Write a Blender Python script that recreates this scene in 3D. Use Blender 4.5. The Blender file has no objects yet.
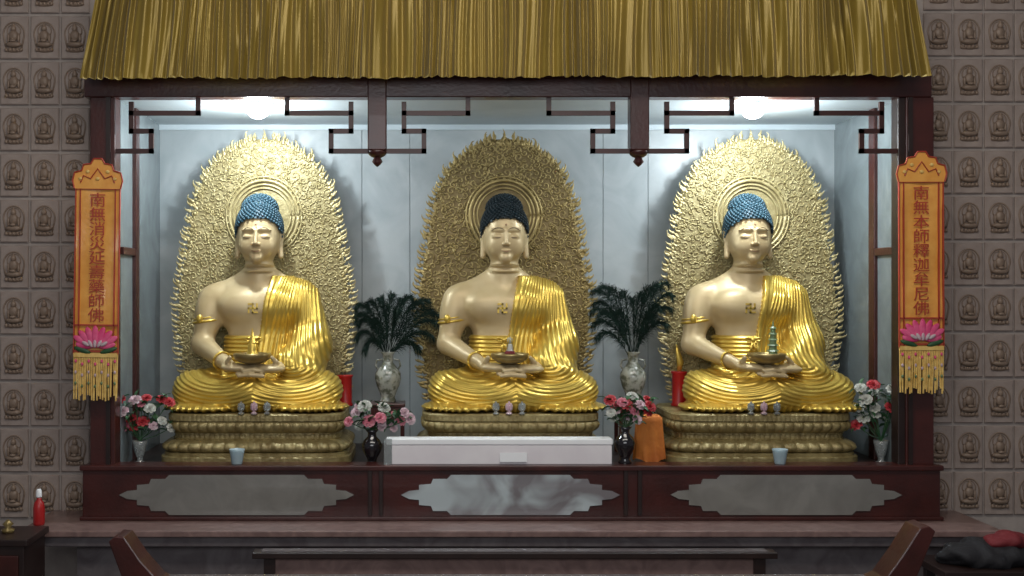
import bpy, math, random
import numpy as np
from mathutils import Vector, Matrix, Euler
random.seed(7); np.random.seed(7)
sc=bpy.context.scene; col=sc.collection
pi=math.pi
D=12.0; XC=-0.9
def S(Y): return .01*(D+Y)/D
def PX(px,Y): return XC+((px-512)*.01-XC)*(D+Y)/D
def PZ(py,Y): return (288-py)*S(Y)

# ---------------------------------------------------------------- materials
def mat(name,c,rough=.5,metal=0.,c2=None,nscale=4.,detail=4.,bump=0.,bscale=30.,emit=None,estr=0.,trans=0.,coat=0.,lo=.35,hi=.65,spec=None,sheen=0.,dist=0.):
    m=bpy.data.materials.new(name); m.use_nodes=True
    nt=m.node_tree; N=nt.nodes; L=nt.links
    b=N['Principled BSDF']
    b.inputs['Base Color'].default_value=(*c,1)
    b.inputs['Roughness'].default_value=rough
    b.inputs['Metallic'].default_value=metal
    if spec is not None: b.inputs['Specular IOR Level'].default_value=spec
    if trans: b.inputs['Transmission Weight'].default_value=trans
    if coat: b.inputs['Coat Weight'].default_value=coat
    if sheen: b.inputs['Sheen Weight'].default_value=sheen
    tc=N.new('ShaderNodeTexCoord')
    if c2 is None: c2=tuple(x*.82 for x in c)
    n=N.new('ShaderNodeTexNoise'); n.inputs['Scale'].default_value=nscale; n.inputs['Detail'].default_value=detail
    n.inputs['Distortion'].default_value=dist
    r=N.new('ShaderNodeValToRGB'); r.color_ramp.elements[0].position=lo; r.color_ramp.elements[1].position=hi
    r.color_ramp.elements[0].color=(*c,1); r.color_ramp.elements[1].color=(*c2,1)
    L.new(tc.outputs['Object'],n.inputs['Vector']); L.new(n.outputs['Fac'],r.inputs['Fac']); L.new(r.outputs['Color'],b.inputs['Base Color'])
    if bump:
        n2=N.new('ShaderNodeTexNoise'); n2.inputs['Scale'].default_value=bscale; n2.inputs['Detail'].default_value=3
        bp=N.new('ShaderNodeBump'); bp.inputs['Strength'].default_value=bump; bp.inputs['Distance'].default_value=.02
        L.new(tc.outputs['Object'],n2.inputs['Vector']); L.new(n2.outputs['Fac'],bp.inputs['Height']); L.new(bp.outputs['Normal'],b.inputs['Normal'])
    if emit is not None:
        b.inputs['Emission Color'].default_value=(*emit,1); b.inputs['Emission Strength'].default_value=estr
    return m
M={}
M['wood']=mat('dark_red_wood',(.060,.012,.009),.32,c2=(.036,.008,.006),nscale=3,bump=.1,coat=.2)
M['fretwood']=mat('red_brown_lattice_wood',(.045,.011,.009),.4,c2=(.03,.008,.006),nscale=4)
M['wood_dark']=mat('dark_brown_wood',(.022,.010,.008),.4,c2=(.014,.006,.005),nscale=4)
M['marble']=mat('pale_grey_marble',(.45,.49,.50),.35,c2=(.34,.385,.40),nscale=1.3,detail=8,dist=2.5,lo=.3,hi=.7)
M['seam']=mat('panel_seam_filler',(.22,.25,.26),.6,c2=(.18,.21,.22))
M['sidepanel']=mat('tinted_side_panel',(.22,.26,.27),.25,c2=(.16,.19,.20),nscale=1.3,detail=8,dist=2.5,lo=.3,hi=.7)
M['ceil']=mat('pale_ceiling_board',(.60,.68,.72),.5,c2=(.53,.61,.65),nscale=2)
M['robe']=mat('burnished_gold',(.74,.53,.11),.30,.62,c2=(.64,.44,.08),nscale=5)
M['skin']=mat('matte_gold_skin',(.58,.465,.27),.42,.18,c2=(.51,.39,.205),nscale=3)
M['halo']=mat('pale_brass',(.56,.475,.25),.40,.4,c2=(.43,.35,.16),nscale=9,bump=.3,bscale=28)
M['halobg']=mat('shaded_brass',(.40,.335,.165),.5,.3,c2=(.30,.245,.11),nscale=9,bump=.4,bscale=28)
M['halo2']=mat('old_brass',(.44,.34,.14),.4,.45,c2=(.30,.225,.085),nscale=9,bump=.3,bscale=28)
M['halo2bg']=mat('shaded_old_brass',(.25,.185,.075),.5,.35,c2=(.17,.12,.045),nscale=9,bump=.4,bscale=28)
M['ped']=mat('antique_gold',(.36,.29,.13),.42,.35,c2=(.22,.165,.065),nscale=8,bump=.5,bscale=26)
M['hair']=mat('muted_teal_paint',(.028,.078,.108),.5,c2=(.018,.055,.080),nscale=12)
M['hair2']=mat('dark_teal_paint',(.007,.018,.024),.5,c2=(.004,.011,.015),nscale=12,spec=.3)
M['ink']=mat('dark_brown_paint',(.07,.035,.017),.5)
M['lip']=mat('muted_red_paint',(.36,.20,.11),.45)
M['curtain']=mat('olive_gold_satin',(.29,.20,.030),.38,.25,c2=(.235,.16,.023),nscale=1.5,sheen=.15)
M['tile']=mat('pink_beige_ceramic_tile',(.35,.285,.25),.4,c2=(.285,.225,.195),nscale=6,bump=.2,bscale=40)
M['niche']=mat('soft_brown_relief',(.27,.195,.145),.45,.05,c2=(.20,.14,.10),nscale=12,bump=.3)
M['wall']=mat('grout_plaster',(.38,.33,.30),.8,c2=(.31,.265,.24),nscale=6,bump=.2)
M['ledge']=mat('pink_marble',(.24,.155,.14),.3,c2=(.16,.10,.09),nscale=4,detail=8,dist=2)
M['greymarble']=mat('grey_marble',(.13,.115,.12),.35,c2=(.085,.07,.075),nscale=3,detail=8,dist=2)
M['inlay']=mat('smoky_glass_inlay',(.24,.235,.215),.12,c2=(.18,.175,.16),nscale=2.5,detail=3,dist=1,coat=.5)
M['glassinlay']=mat('inlay_painted_reflections',(.46,.53,.55),.10,c2=(.20,.19,.20),nscale=1.6,detail=3,dist=1.0,lo=.42,hi=.6,coat=.6)  # pale and dark noise patches paint reflections into the glass colour
M['floor']=mat('stone_floor',(.14,.12,.11),.35,c2=(.11,.09,.08),nscale=2)
M['ban']=mat('orange_satin',(.82,.40,.08),.3,c2=(.74,.32,.055),nscale=8,bump=.15,bscale=30,coat=.5)
M['banred']=mat('red_embroidery',(.44,.05,.025),.5)
M['bangold']=mat('yellow_gold_thread',(.80,.56,.18),.45,c2=(.65,.40,.10),nscale=20)
M['magenta']=mat('magenta_embroidery',(.66,.03,.16),.5,c2=(.76,.12,.26),nscale=10)
M['pink']=mat('pink_petal',(.55,.12,.18),.5,c2=(.62,.25,.30),nscale=10)
M['palepink']=mat('pale_pink_petal',(.55,.34,.40),.55,c2=(.52,.42,.44),nscale=10)
M['red']=mat('red_petal',(.40,.02,.03),.5,c2=(.48,.05,.06),nscale=10)
M['white']=mat('white_petal',(.52,.52,.48),.55,c2=(.44,.46,.40),nscale=10)
M['green']=mat('leaf_green',(.015,.06,.022),.5,c2=(.03,.10,.035),nscale=10)
M['feather']=mat('dark_green_feather',(.005,.013,.010),.8,c2=(.009,.024,.017),nscale=15,spec=.15)
M['eye']=mat('feather_eye_blue',(.01,.035,.04),.5,c2=(.02,.05,.03),nscale=20)
M['black']=mat('black_glaze',(.012,.010,.012),.12,coat=.6)
M['porc']=mat('grey_white_porcelain',(.36,.38,.34),.22,c2=(.12,.13,.10),nscale=14,detail=5,lo=.45,hi=.58,coat=.6)
M['clear']=mat('cut_glass',(.75,.80,.80),.08,trans=.75,coat=.3)
M['blueglass']=mat('blue_white_glass',(.42,.58,.66),.15,c2=(.55,.68,.72),trans=.3)
M['candle']=mat('red_wax',(.42,.015,.015),.35)
M['whitebox']=mat('white_acrylic',(.82,.79,.81),.3,c2=(.76,.72,.75))
M['paper']=mat('white_paper',(.92,.94,.96),.5,c2=(.88,.90,.92))
M['orange']=mat('orange_cloth',(.62,.20,.03),.75,c2=(.48,.13,.02),bump=.3)
M['jade']=mat('green_jade',(.18,.26,.13),.3,c2=(.12,.18,.08),nscale=14)
M['bulb']=mat('lamp_glow',(1,1,1),.5,emit=(.88,.96,1),estr=40)
M['metal']=mat('white_lamp_metal',(.7,.72,.73),.35,c2=(.6,.62,.63))
M['blackcloth']=mat('black_cloth',(.01,.009,.012),.8,bump=.3)
M['redcloth']=mat('red_cloth',(.16,.01,.015),.75,bump=.3)
M['bowl']=mat('bronze_bowl',(.36,.27,.11),.3,.55,c2=(.24,.17,.06),nscale=8)

# ---------------------------------------------------------------- mesh helpers
class MB:
    def __init__(s): s.v=[]; s.f=[]
    def add(s,v,f):
        n=len(s.v); s.v+= [tuple(map(float,p)) for p in v]; s.f+=[tuple(i+n for i in q) for q in f]; return s
    def box(s,x0,x1,y0,y1,z0,z1):
        if x0>x1:x0,x1=x1,x0
        if y0>y1:y0,y1=y1,y0
        if z0>z1:z0,z1=z1,z0
        return s.add([(x0,y0,z0),(x1,y0,z0),(x1,y1,z0),(x0,y1,z0),(x0,y0,z1),(x1,y0,z1),(x1,y1,z1),(x0,y1,z1)],
          [(0,3,2,1),(4,5,6,7),(0,1,5,4),(1,2,6,5),(2,3,7,6),(3,0,4,7)])
    def lathe(s,prof,n=24,c=(0,0,0),fn=None):
        v=[];f=[]
        for (r,z) in prof:
            for i in range(n):
                a=2*pi*i/n; rr=r*(fn(a,z) if fn else 1)
                v.append((c[0]+rr*math.cos(a),c[1]+rr*math.sin(a),c[2]+z))
        for j in range(len(prof)-1):
            for i in range(n):
                f.append((j*n+i,j*n+(i+1)%n,(j+1)*n+(i+1)%n,(j+1)*n+i))
        m=len(prof)-1
        f.append(tuple(range(n-1,-1,-1))); f.append(tuple(m*n+i for i in range(n)))
        return s.add(v,f)
    def ell(s,c,r,nu=14,nv=9,rot=None):
        v=[];f=[]
        for j in range(nv+1):
            t=-pi/2+pi*j/nv; t=max(-pi/2+.03,min(pi/2-.03,t))
            for i in range(nu):
                a=2*pi*i/nu
                p=Vector((r[0]*math.cos(t)*math.cos(a),r[1]*math.cos(t)*math.sin(a),r[2]*math.sin(t)))
                if rot is not None: p=rot@p
                v.append((c[0]+p.x,c[1]+p.y,c[2]+p.z))
        for j in range(nv):
            for i in range(nu): f.append((j*nu+i,j*nu+(i+1)%nu,(j+1)*nu+(i+1)%nu,(j+1)*nu+i))
        f.append(tuple(range(nu-1,-1,-1))); f.append(tuple(nv*nu+i for i in range(nu)))
        return s.add(v,f)
    def tube(s,pts,rad,n=6,flat=1.0):
        pts=[Vector(p) for p in pts]; m=len(pts)
        if not hasattr(rad,'__len__'): rad=[rad]*m
        v=[];f=[]
        up=None
        for k in range(m):
            t=(pts[min(k+1,m-1)]-pts[max(k-1,0)])
            if t.length<1e-9: t=Vector((0,0,1))
            t.normalize()
            if up is None:
                up=Vector((0,1,0)) if abs(t.y)<.9 else Vector((1,0,0))
            a=(up-t*up.dot(t)); 
            if a.length<1e-5: a=Vector((1,0,0))-t*t.x
            a.normalize(); b=t.cross(a); up=a
            for i in range(n):
                q=2*pi*i/n
                v.append(pts[k]+a*(math.cos(q)*rad[k]*flat)+b*(math.sin(q)*rad[k]))
        for k in range(m-1):
            for i in range(n): f.append((k*n+i,k*n+(i+1)%n,(k+1)*n+(i+1)%n,(k+1)*n+i))
        f.append(tuple(range(n-1,-1,-1))); f.append(tuple((m-1)*n+i for i in range(n)))
        return s.add(v,f)
    def prism(s,poly,y0,y1):
        n=len(poly)
        v=[(x,y0,z) for x,z in poly]+[(x,y1,z) for x,z in poly]
        f=[tuple(range(n)),tuple(range(2*n-1,n-1,-1))]+[(i,i+n,(i+1)%n+n,(i+1)%n) for i in range(n)]
        return s.add(v,f)
    def obj(s,name,m,parent=None,local=False,smooth=False,loc=None,**kw):
        return mk(name,s.v,s.f,m,parent,local,smooth,loc,**kw)
def tag(o,label=None,cat=None,group=None,kind=None):
    if label:o['label']=label
    if cat:o['category']=cat
    if group:o['group']=group
    if kind:o['kind']=kind
def mk(name,v,f,m,parent=None,local=False,smooth=False,loc=None,bevel=0,**kw):
    me=bpy.data.meshes.new(name)
    o=bpy.data.objects.new(name,me); col.objects.link(o)
    off=Vector((0,0,0))
    if parent is not None:
        o.parent=parent
        if not local: off=Vector(parent['_w'])
    if loc is not None:
        off=Vector(loc)
        o.location = Vector(loc) if parent is None else Vector(loc)-Vector(parent['_w'])
    v=[(p[0]-off.x,p[1]-off.y,p[2]-off.z) for p in v]
    me.from_pydata(v,[],f); me.update()
    if smooth: me.shade_smooth()
    me.materials.append(m if not isinstance(m,str) else M[m])
    if bevel:
        b=o.modifiers.new('bevel','BEVEL'); b.width=bevel; b.segments=2; b.limit_method='ANGLE'
    tag(o,**kw)
    return o
def empty(name,loc,parent=None,**kw):
    o=bpy.data.objects.new(name,None); o.empty_display_size=.1; col.objects.link(o)
    o['_w']=tuple(loc)
    if parent: o.parent=parent; o.location=Vector(loc)-Vector(parent['_w'])
    else: o.location=loc
    tag(o,**kw); return o

# ---------------------------------------------------------------- SDF grid
class Grid:
    def __init__(s,lo,hi,h):
        s.lo=np.array(lo,float); s.h=h
        s.n=[int(math.ceil((hi[i]-lo[i])/h))+1 for i in range(3)]
        s.ax=[(lo[i]+h*np.arange(s.n[i])).astype(np.float32) for i in range(3)]
        s.d=np.full(s.n,10,np.float32)
    def xyz(s,sl=None):
        if sl is None: sl=(slice(None),)*3
        return s.ax[0][sl[0]][:,None,None],s.ax[1][sl[1]][None,:,None],s.ax[2][sl[2]][None,None,:]
    def sl(s,lo,hi):
        r=[]
        for i in range(3):
            a=int(max(0,math.floor((lo[i]-s.lo[i])/s.h))); b=int(min(s.n[i],math.ceil((hi[i]-s.lo[i])/s.h)+1))
            r.append(slice(a,max(a,b)))
        return tuple(r)
    def comb(s,sl,d,k,sub=False):
        a=s.d[sl]
        if sub:
            d=-d
            h=np.maximum(k-np.abs(a-d),0)/k
            s.d[sl]=np.maximum(a,d)+h*h*k*.25
        else:
            h=np.maximum(k-np.abs(a-d),0)/k
            s.d[sl]=np.minimum(a,d)-h*h*k*.25
    def ell(s,c,r,k=.05,sub=False,mg=.14):
        m=mg+k
        sl=s.sl([c[i]-r[i]-m for i in range(3)],[c[i]+r[i]+m for i in range(3)])
        x,y,z=s.xyz(sl); x=x-c[0];y=y-c[1];z=z-c[2]
        k0=np.sqrt((x/r[0])**2+(y/r[1])**2+(z/r[2])**2)+1e-6
        k1=np.sqrt((x/r[0]**2)**2+(y/r[1]**2)**2+(z/r[2]**2)**2)+1e-6
        s.comb(sl,(k0*(k0-1)/k1).astype(np.float32),k,sub)
    def cap(s,a,b,ra,rb=None,k=.05,sub=False,mg=.14):
        if rb is None: rb=ra
        m=mg+k+max(ra,rb)
        sl=s.sl([min(a[i],b[i])-m for i in range(3)],[max(a[i],b[i])+m for i in range(3)])
        x,y,z=s.xyz(sl); ab=[b[i]-a[i] for i in range(3)]; L=sum(q*q for q in ab)
        t=np.clip(((x-a[0])*ab[0]+(y-a[1])*ab[1]+(z-a[2])*ab[2])/L,0,1)
        d=np.sqrt((x-a[0]-t*ab[0])**2+(y-a[1]-t*ab[1])**2+(z-a[2]-t*ab[2])**2)-(ra+(rb-ra)*t)
        s.comb(sl,d.astype(np.float32),k,sub)
    def mesh(s):
        d=s.d; ins=d<0
        n0,n1,n2=[q-1 for q in s.n]
        cnt=np.zeros((n0,n1,n2),np.int8)
        offs=[(i,j,k) for i in (0,1) for j in (0,1) for k in (0,1)]
        for (i,j,k) in offs: cnt+=ins[i:i+n0,j:j+n1,k:k+n2]
        act=(cnt>0)&(cnt<8)
        I,J,K=np.nonzero(act)
        vid=np.full((n0,n1,n2),-1,np.int32); vid[I,J,K]=np.arange(len(I))
        cv={o:d[I+o[0],J+o[1],K+o[2]] for o in offs}
        acc=np.zeros((len(I),3)); c=np.zeros(len(I))
        for a in offs:
            for ax in range(3):
                if a[ax]==0:
                    b=list(a); b[ax]=1; b=tuple(b)
                    va,vb=cv[a],cv[b]; cr=(va<0)!=(vb<0)
                    t=np.where(cr,va/np.where(cr,va-vb,1),0)
                    p=np.array(a,float)[None,:]+np.zeros((len(I),3)); p[:,ax]+=t
                    acc+=p*cr[:,None]; c+=cr
        V=(acc/c[:,None]+np.stack([I,J,K],1))*s.h+s.lo[None,:]
        F=[]
        for ax in range(3):
            u,w=(ax+1)%3,(ax+2)%3
            sa=[slice(0,s.n[q]-1) if q==ax else slice(1,s.n[q]-1) for q in range(3)]
            sb=[slice(1,s.n[q]) if q==ax else slice(1,s.n[q]-1) for q in range(3)]
            A=ins[tuple(sa)];B=ins[tuple(sb)]
            for flip,msk in ((0,A&~B),(1,~A&B)):
                idx=np.stack(np.nonzero(msk),1)
                if len(idx)==0: continue
                idx[:,u]+=1; idx[:,w]+=1
                q=[]
                for du,dw in ((-1,-1),(0,-1),(0,0),(-1,0)):
                    t=idx.copy(); t[:,u]+=du; t[:,w]+=dw
                    q.append(vid[t[:,0],t[:,1],t[:,2]])
                q=np.stack(q,1)
                if flip: q=q[:,::-1]
                F.append(q)
        F=np.concatenate(F); F=F[(F>=0).all(1)]
        return V,F
def npmesh(name,V,F,m):
    me=bpy.data.meshes.new(name)
    me.from_pydata(V.tolist(),[],F.tolist()); me.update(); me.shade_smooth(); me.materials.append(m); return me

def torso(g):
    g.ell((0,.06,.35),(.40,.30,.30),.1)
    g.ell((0,.04,.62),(.335,.225,.30),.1)
    g.ell((0,.04,1.0),(.43,.235,.30),.12)
    g.cap((-.38,.06,1.14),(.38,.06,1.14),.130,k=.12)
    for q in (-1,1):
        g.ell((q*.18,-.11,1.04),(.21,.100,.14),.08)
        g.cap((q*.34,.07,1.20),(q*.06,.05,1.38),.070,.10,k=.12)
def buddha_body():
    g=Grid((-.78,-.80,.0),(.78,.42,2.14),.0075)
    torso(g)
    g.ell((0,-.18,.60),(.035,.03,.03),.02,sub=True)
    g.cap((0,.03,1.25),(0,.02,1.56),.138,.122,k=.06)
    g.ell((0,.01,1.395),(.153,.161,.018),.02)
    g.ell((0,.01,1.455),(.145,.156,.016),.02)
    g.ell((0,.02,1.81),(.222,.255,.28),.05)
    g.ell((0,-.045,1.665),(.180,.20,.190),.10)
    for q in (-1,1):
        g.ell((q*.085,-.15,1.640),(.084,.068,.088),.06)
        g.cap((q*.025,-.247,1.812),(q*.14,-.205,1.808),.010,.006,k=.03)
        g.ell((q*.085,-.236,1.772),(.045,.012,.012),.02,sub=True)
        g.ell((q*.082,-.212,1.742),(.052,.030,.022),.016)
        g.ell((q*.024,-.266,1.664),(.017,.020,.015),.012)
        g.cap((q*.220,.02,1.80),(q*.222,.0,1.55),.021,.028,k=.03)
        g.ell((q*.230,.02,1.77),(.020,.045,.075),.02)
        g.ell((q*.246,-.015,1.74),(.012,.018,.045),.012,sub=True)
    g.cap((0,-.248,1.80),(0,-.284,1.676),.011,.021,k=.016)
    g.ell((0,-.215,1.530),(.052,.045,.042),.05)
    g.ell((0,-.246,1.603),(.046,.020,.010),.008)
    g.ell((0,-.241,1.583),(.036,.020,.011),.008)
    g.cap((-.49,.05,1.11),(-.575,-.03,.66),.138,.112,k=.10)
    g.ell((-.525,.02,.96),(.122,.13,.2),.07)
    g.cap((-.575,-.04,.65),(-.26,-.44,.46),.115,.070,k=.04)
    g.cap((.45,.0,.68),(.26,-.44,.45),.09,.065,k=.04)
    g.ell((-.17,-.53,.442),(.14,.105,.045),.05)
    g.ell((.18,-.54,.432),(.14,.105,.045),.05)
    for i in range(4):
        L=[.0,.025,.03,.01][i]
        y=-.465-.048*i; z=.455-.014*i
        g.cap((-.08,y,z),(.02,y-.005,z+.012),.024,.023,k=.01); g.cap((.02,y-.005,z+.012),(.11+L,y,z-.004),.022,.018,k=.01)
        g.cap((.10,y-.02,z-.045),(-.02,y-.025,z-.035),.024,.023,k=.01); g.cap((-.02,y-.025,z-.035),(-.12-L,y-.02,z-.045),.022,.018,k=.01)
    for q in (-1,1):
        g.cap((q*.23,-.50,.47),(q*.235,-.57,.50),.03,.026,k=.02); g.cap((q*.235,-.57,.50),(q*.205,-.605,.545),.025,.019,k=.01)
    return g.mesh()
def sst(a,b,x):
    t=np.clip((x-a)/(b-a),0,1); return t*t*(3-2*t)
def buddha_robe():
    g=Grid((-.96,-.88,-.03),(.96,.44,1.40),.0068)
    torso(g)
    x,y,z=g.xyz()
    T=g.d-.028
    e=.02+.14*(z-.67)+.10*np.maximum(z-1.1,0)
    def smax(a,b,k=.012):
        h=np.maximum(k-np.abs(a-b),0)/k; return np.maximum(a,b)+h*h*k*.25
    A=smax(T,(e-x)*.98+0*y); A=smax(A,z-1.35+0*x)
    C=smax(T-.004,z-.745+0*x+0*y)
    g.d=np.minimum(A,C)
    edge=smax(np.abs(T)-.018,np.abs(x-e-.03)-.024); g.d=np.minimum(g.d,smax(edge,z-1.35))
    g.cap((.46,.06,1.11),(.55,-.02,.68),.165,.175,k=.10)
    g.cap((.55,-.04,.66),(.31,-.38,.49),.170,.110,k=.12)
    g.ell((.54,-.10,.52),(.16,.24,.26),.14)
    g.ell((.46,-.34,.40),(.18,.16,.12),.10)
    for q in (-1,1):
        g.cap((q*.22,.05,.20),(q*.66,-.22,.20),.235,.195,k=.06)
        g.cap((q*.65,-.32,.175),(q*.02,-.50,.15),.180,.150,k=.06)
        g.ell((q*.52,-.34,.045),(.41,.36,.05),.03)
    g.ell((0,-.30,.18),(.42,.34,.17),.08)
    x,y,z=g.xyz()
    ax=np.abs(x)
    r=np.sqrt(((ax-.36)/1.6)**2+(z-.50)**2+.04*(y+.5)**2)
    def rg(u): return (.5+.5*np.cos(2*pi*u))**1.1
    fl=.8*rg(r/.037)+.35*rg(r/.093+ax*1.5)
    hem=rg(ax/.075+.35*np.sin(ax*9))
    hz=sst(.10,.035,z)
    fl=fl*(1-hz)+1.3*hem*hz
    th=np.arctan2(x-.36+.05*np.sin(3.0*z),2.0-z)
    fu=.75*rg(th/.038+.12*y)+.40*rg(th/.115+.5*z)
    em=sst(.045,.085,np.abs(x-e-.03)+0*y)
    fu=fu*em+.65*(1-em)
    fw=rg(z/.042)
    isw=(x<e)
    fu=np.where(isw,fw,fu)
    wz=sst(.38,.50,z)
    F=fl*(1-wz)+fu*wz
    near=np.abs(g.d)<.12
    g.d=np.where(near,g.d-(.0120+.001*wz)*(F-.5),g.d)
    g.d=np.maximum(g.d,-(z-.004)+0*x+0*y).astype(np.float32)
    return g.mesh()
Vb,Fb=buddha_body(); me_body=npmesh('buddha_body',Vb,Fb,M['skin'])
Vr,Fr=buddha_robe(); me_robe=npmesh('robe',Vr,Fr,M['robe'])

def hairmesh(matn):
    b=MB()
    def clip(c,r,fil,nu=40,nv=26):
        v=[];f=[]
        for j in range(nv+1):
            t=-pi/2+pi*j/nv
            for i in range(nu):
                a=2*pi*i/nu; v.append((c[0]+r[0]*math.cos(t)*math.cos(a),c[1]+r[1]*math.cos(t)*math.sin(a),c[2]+r[2]*math.sin(t)))
        for j in range(nv):
            for i in range(nu):
                q=(j*nu+i,j*nu+(i+1)%nu,(j+1)*nu+(i+1)%nu,(j+1)*nu+i)
                if all(fil(v[k]) for k in q): f.append(q)
        b.add(v,f)
    fil=lambda p:p[2]>1.72-.86*p[1]
    clip((0,.02,1.82),(.240,.270,.300),fil)
    clip((0,.05,2.02),(.185,.175,.165),lambda p:p[2]>1.98)
    def fib(c,r,n,fil,rr):
        for i in range(n):
            zz=1-2*(i+.5)/n; a=i*2.399963; q=math.sqrt(1-zz*zz)
            p=(c[0]+r[0]*q*math.cos(a),c[1]+r[1]*q*math.sin(a),c[2]+r[2]*zz)
            if fil(p): b.ell(p,(rr,rr,rr),6,5)
    fil2=lambda p:p[2]>1.735-.86*p[1] and not ((p[0]/.185)**2+((p[1]-.05)/.175)**2<.75 and p[2]>2)
    fib((0,.02,1.82),(.241,.272,.304),820,fil2,.0160)
    fib((0,.05,2.02),(.188,.178,.168),380,lambda p:p[2]>2.04,.0152)
    me=bpy.data.meshes.new('hair'); me.from_pydata(b.v,[],b.f); me.shade_smooth(); me.materials.append(matn); return me
hair_blue=hairmesh(M['hair']); hair_dark=hairmesh(M['hair2'])
def meobj(name,me,parent,label=None):
    o=bpy.data.objects.new(name,me); col.objects.link(o); o.parent=parent
    if label:o['label']=label
    return o

# halo ------------------------------------------------------------
prof_px=[(142,3),(147,11),(153,23),(161,39),(172,53),(190,65),(212,74),(240,79),(262,83),(285,87),(305,90),(340,90),(370,86),(400,80),(414,77)]
HS=.01*1.121
def hw(zpx):
    return float(np.interp(zpx,[p[0] for p in prof_px],[p[1] for p in prof_px]))*HS
def build_halo(seed):
    rnd=random.Random(seed)
    ztop=lambda py:(414-py)*HS
    ny=70; nx=40; v=[];f=[]
    for layer,yo in ((0,0),(1,.03)):
        for j in range(ny+1):
            py=149+(414-149)*j/ny; w=hw(py)*.94+.012*math.sin(j*1.9)
            for i in range(nx+1):
                u=-1+2*i/nx; x=u*w; z=ztop(py); y=yo
                if layer==0: y+=-.005*math.sin(x*47+3*math.sin(z*21))*math.sin(z*43+3*math.sin(x*17))
                v.append((x,y,z))
    n=(ny+1)*(nx+1)
    for j in range(ny):
        for i in range(nx):
            a=j*(nx+1)+i; f.append((a,a+nx+1,a+nx+2,a+1)); f.append((n+a,n+a+1,n+a+nx+2,n+a+nx+1))
    for j in range(ny):
        a=j*(nx+1); f.append((a,n+a,n+a+nx+1,a+nx+1)); a+=nx; f.append((a,a+nx+1,n+a+nx+1,n+a))
    for i in range(nx):
        f.append((i,i+1,n+i+1,n+i))
    plate=(v,f)
    fb=MB()
    for side in (-1,1):
        py=408.; idx=0
        while py>145:
            w=hw(py); dw=(hw(py-1)-hw(py)); tang=math.atan2(-dw,HS); idx+=1
            # groups of tongues: a large curling one with smaller ones around it
            big=(idx%3==0)
            for layer in range(3):
                L=((.19 if big else .105),.085,.10)[layer]*rnd.uniform(.75,1.15)
                base=(.93,.90,.98)[layer]
                bx=side*w*base; bz=ztop(py)-(.04,.0,.03)[layer]+rnd.uniform(-.015,.015)
                lean=.60-tang*.85+rnd.uniform(-.2,.2)
                lean=max(-.45,lean)
                P=[];R=[]; cx,cz=bx,bz; m=9; bend=rnd.uniform(-2.4,-1.2)
                for k in range(m):
                    t=k/(m-1); a=lean+.9*math.sin(pi*t)+bend*t*t*.8
                    P.append((cx,.006-.008*layer,cz)); cx+=side*math.sin(a)*L/m; cz+=math.cos(a)*L/m
                    R.append((.026 if big and layer==0 else .017)*(1-t)**.75*(1+.25*math.sin(t*5))+.0015)
                fb.tube(P,R,5,flat=.35)
            step=math.hypot(dw,HS)/HS
            py-=5.6/step
    for k in range(7):
        x0=(k-3)*.026; h=.20-.048*abs(k-3)
        P=[(x0*(1-.12*t)+.014*math.sin(t*1.5+k),-.004*(k%2),ztop(156)+h*t/5.) for t in range(6)]
        fb.tube(P,[.020*(1-t/5.)**.8+.002 for t in range(6)],5,flat=.5)
    sb=MB(); placed=[]
    def scroll(x,z,r,th):
        s=rnd.choice((-1,1)); a0=rnd.uniform(0,6.28); P=[];R=[]
        for k in range(13):
            t=k/12; a=a0+s*t*7.0; rr=r*(1-.86*t)
            P.append((x+rr*math.cos(a),-.008-.006*t,z+rr*math.sin(a))); R.append(th*(1-.3*t))
        sb.tube(P,R,4,flat=.6)
        P=[(x+(r+.014*k)*math.cos(a0-s*(.3+.16*k)),-.010,z+(r+.014*k)*math.sin(a0-s*(.3+.16*k))) for k in range(4)]
        sb.tube(P,[th*1.4,th*1.3,th*.7,.002],4,flat=.5)
    tries=0
    while len(placed)<560 and tries<24000:
        tries+=1
        py=rnd.uniform(152,410); w=hw(py)*.93; x=rnd.uniform(-w,w); z=ztop(py)
        if math.hypot(x,z-ztop(226))<.43: continue
        if abs(x)<.42 and z<ztop(290): continue
        r=rnd.uniform(.034,.058) if tries<6000 else rnd.uniform(.020,.032)
        if abs(x)+r*.4>w: continue
        if any(abs(x-a)<.12 and math.hypot(x-a,z-c)<(r+q)*.86 for a,c,q in placed): continue
        placed.append((x,z,r)); scroll(x,z,r,.0088)
    for rad,rr in ((.30,.010),(.34,.012),(.385,.020),(.425,.012)):
        P=[(rad*math.cos(a),-.02,ztop(226)+rad*1.04*math.sin(a)) for a in np.linspace(0,2*pi,61)]
        sb.tube(P,rr,6)
    for k in range(36):
        a=2*pi*k/36; sb.ell((.405*math.cos(a),-.025,ztop(226)+.421*math.sin(a)),(.012,.012,.012),6,4)
    return plate,fb,sb

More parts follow.
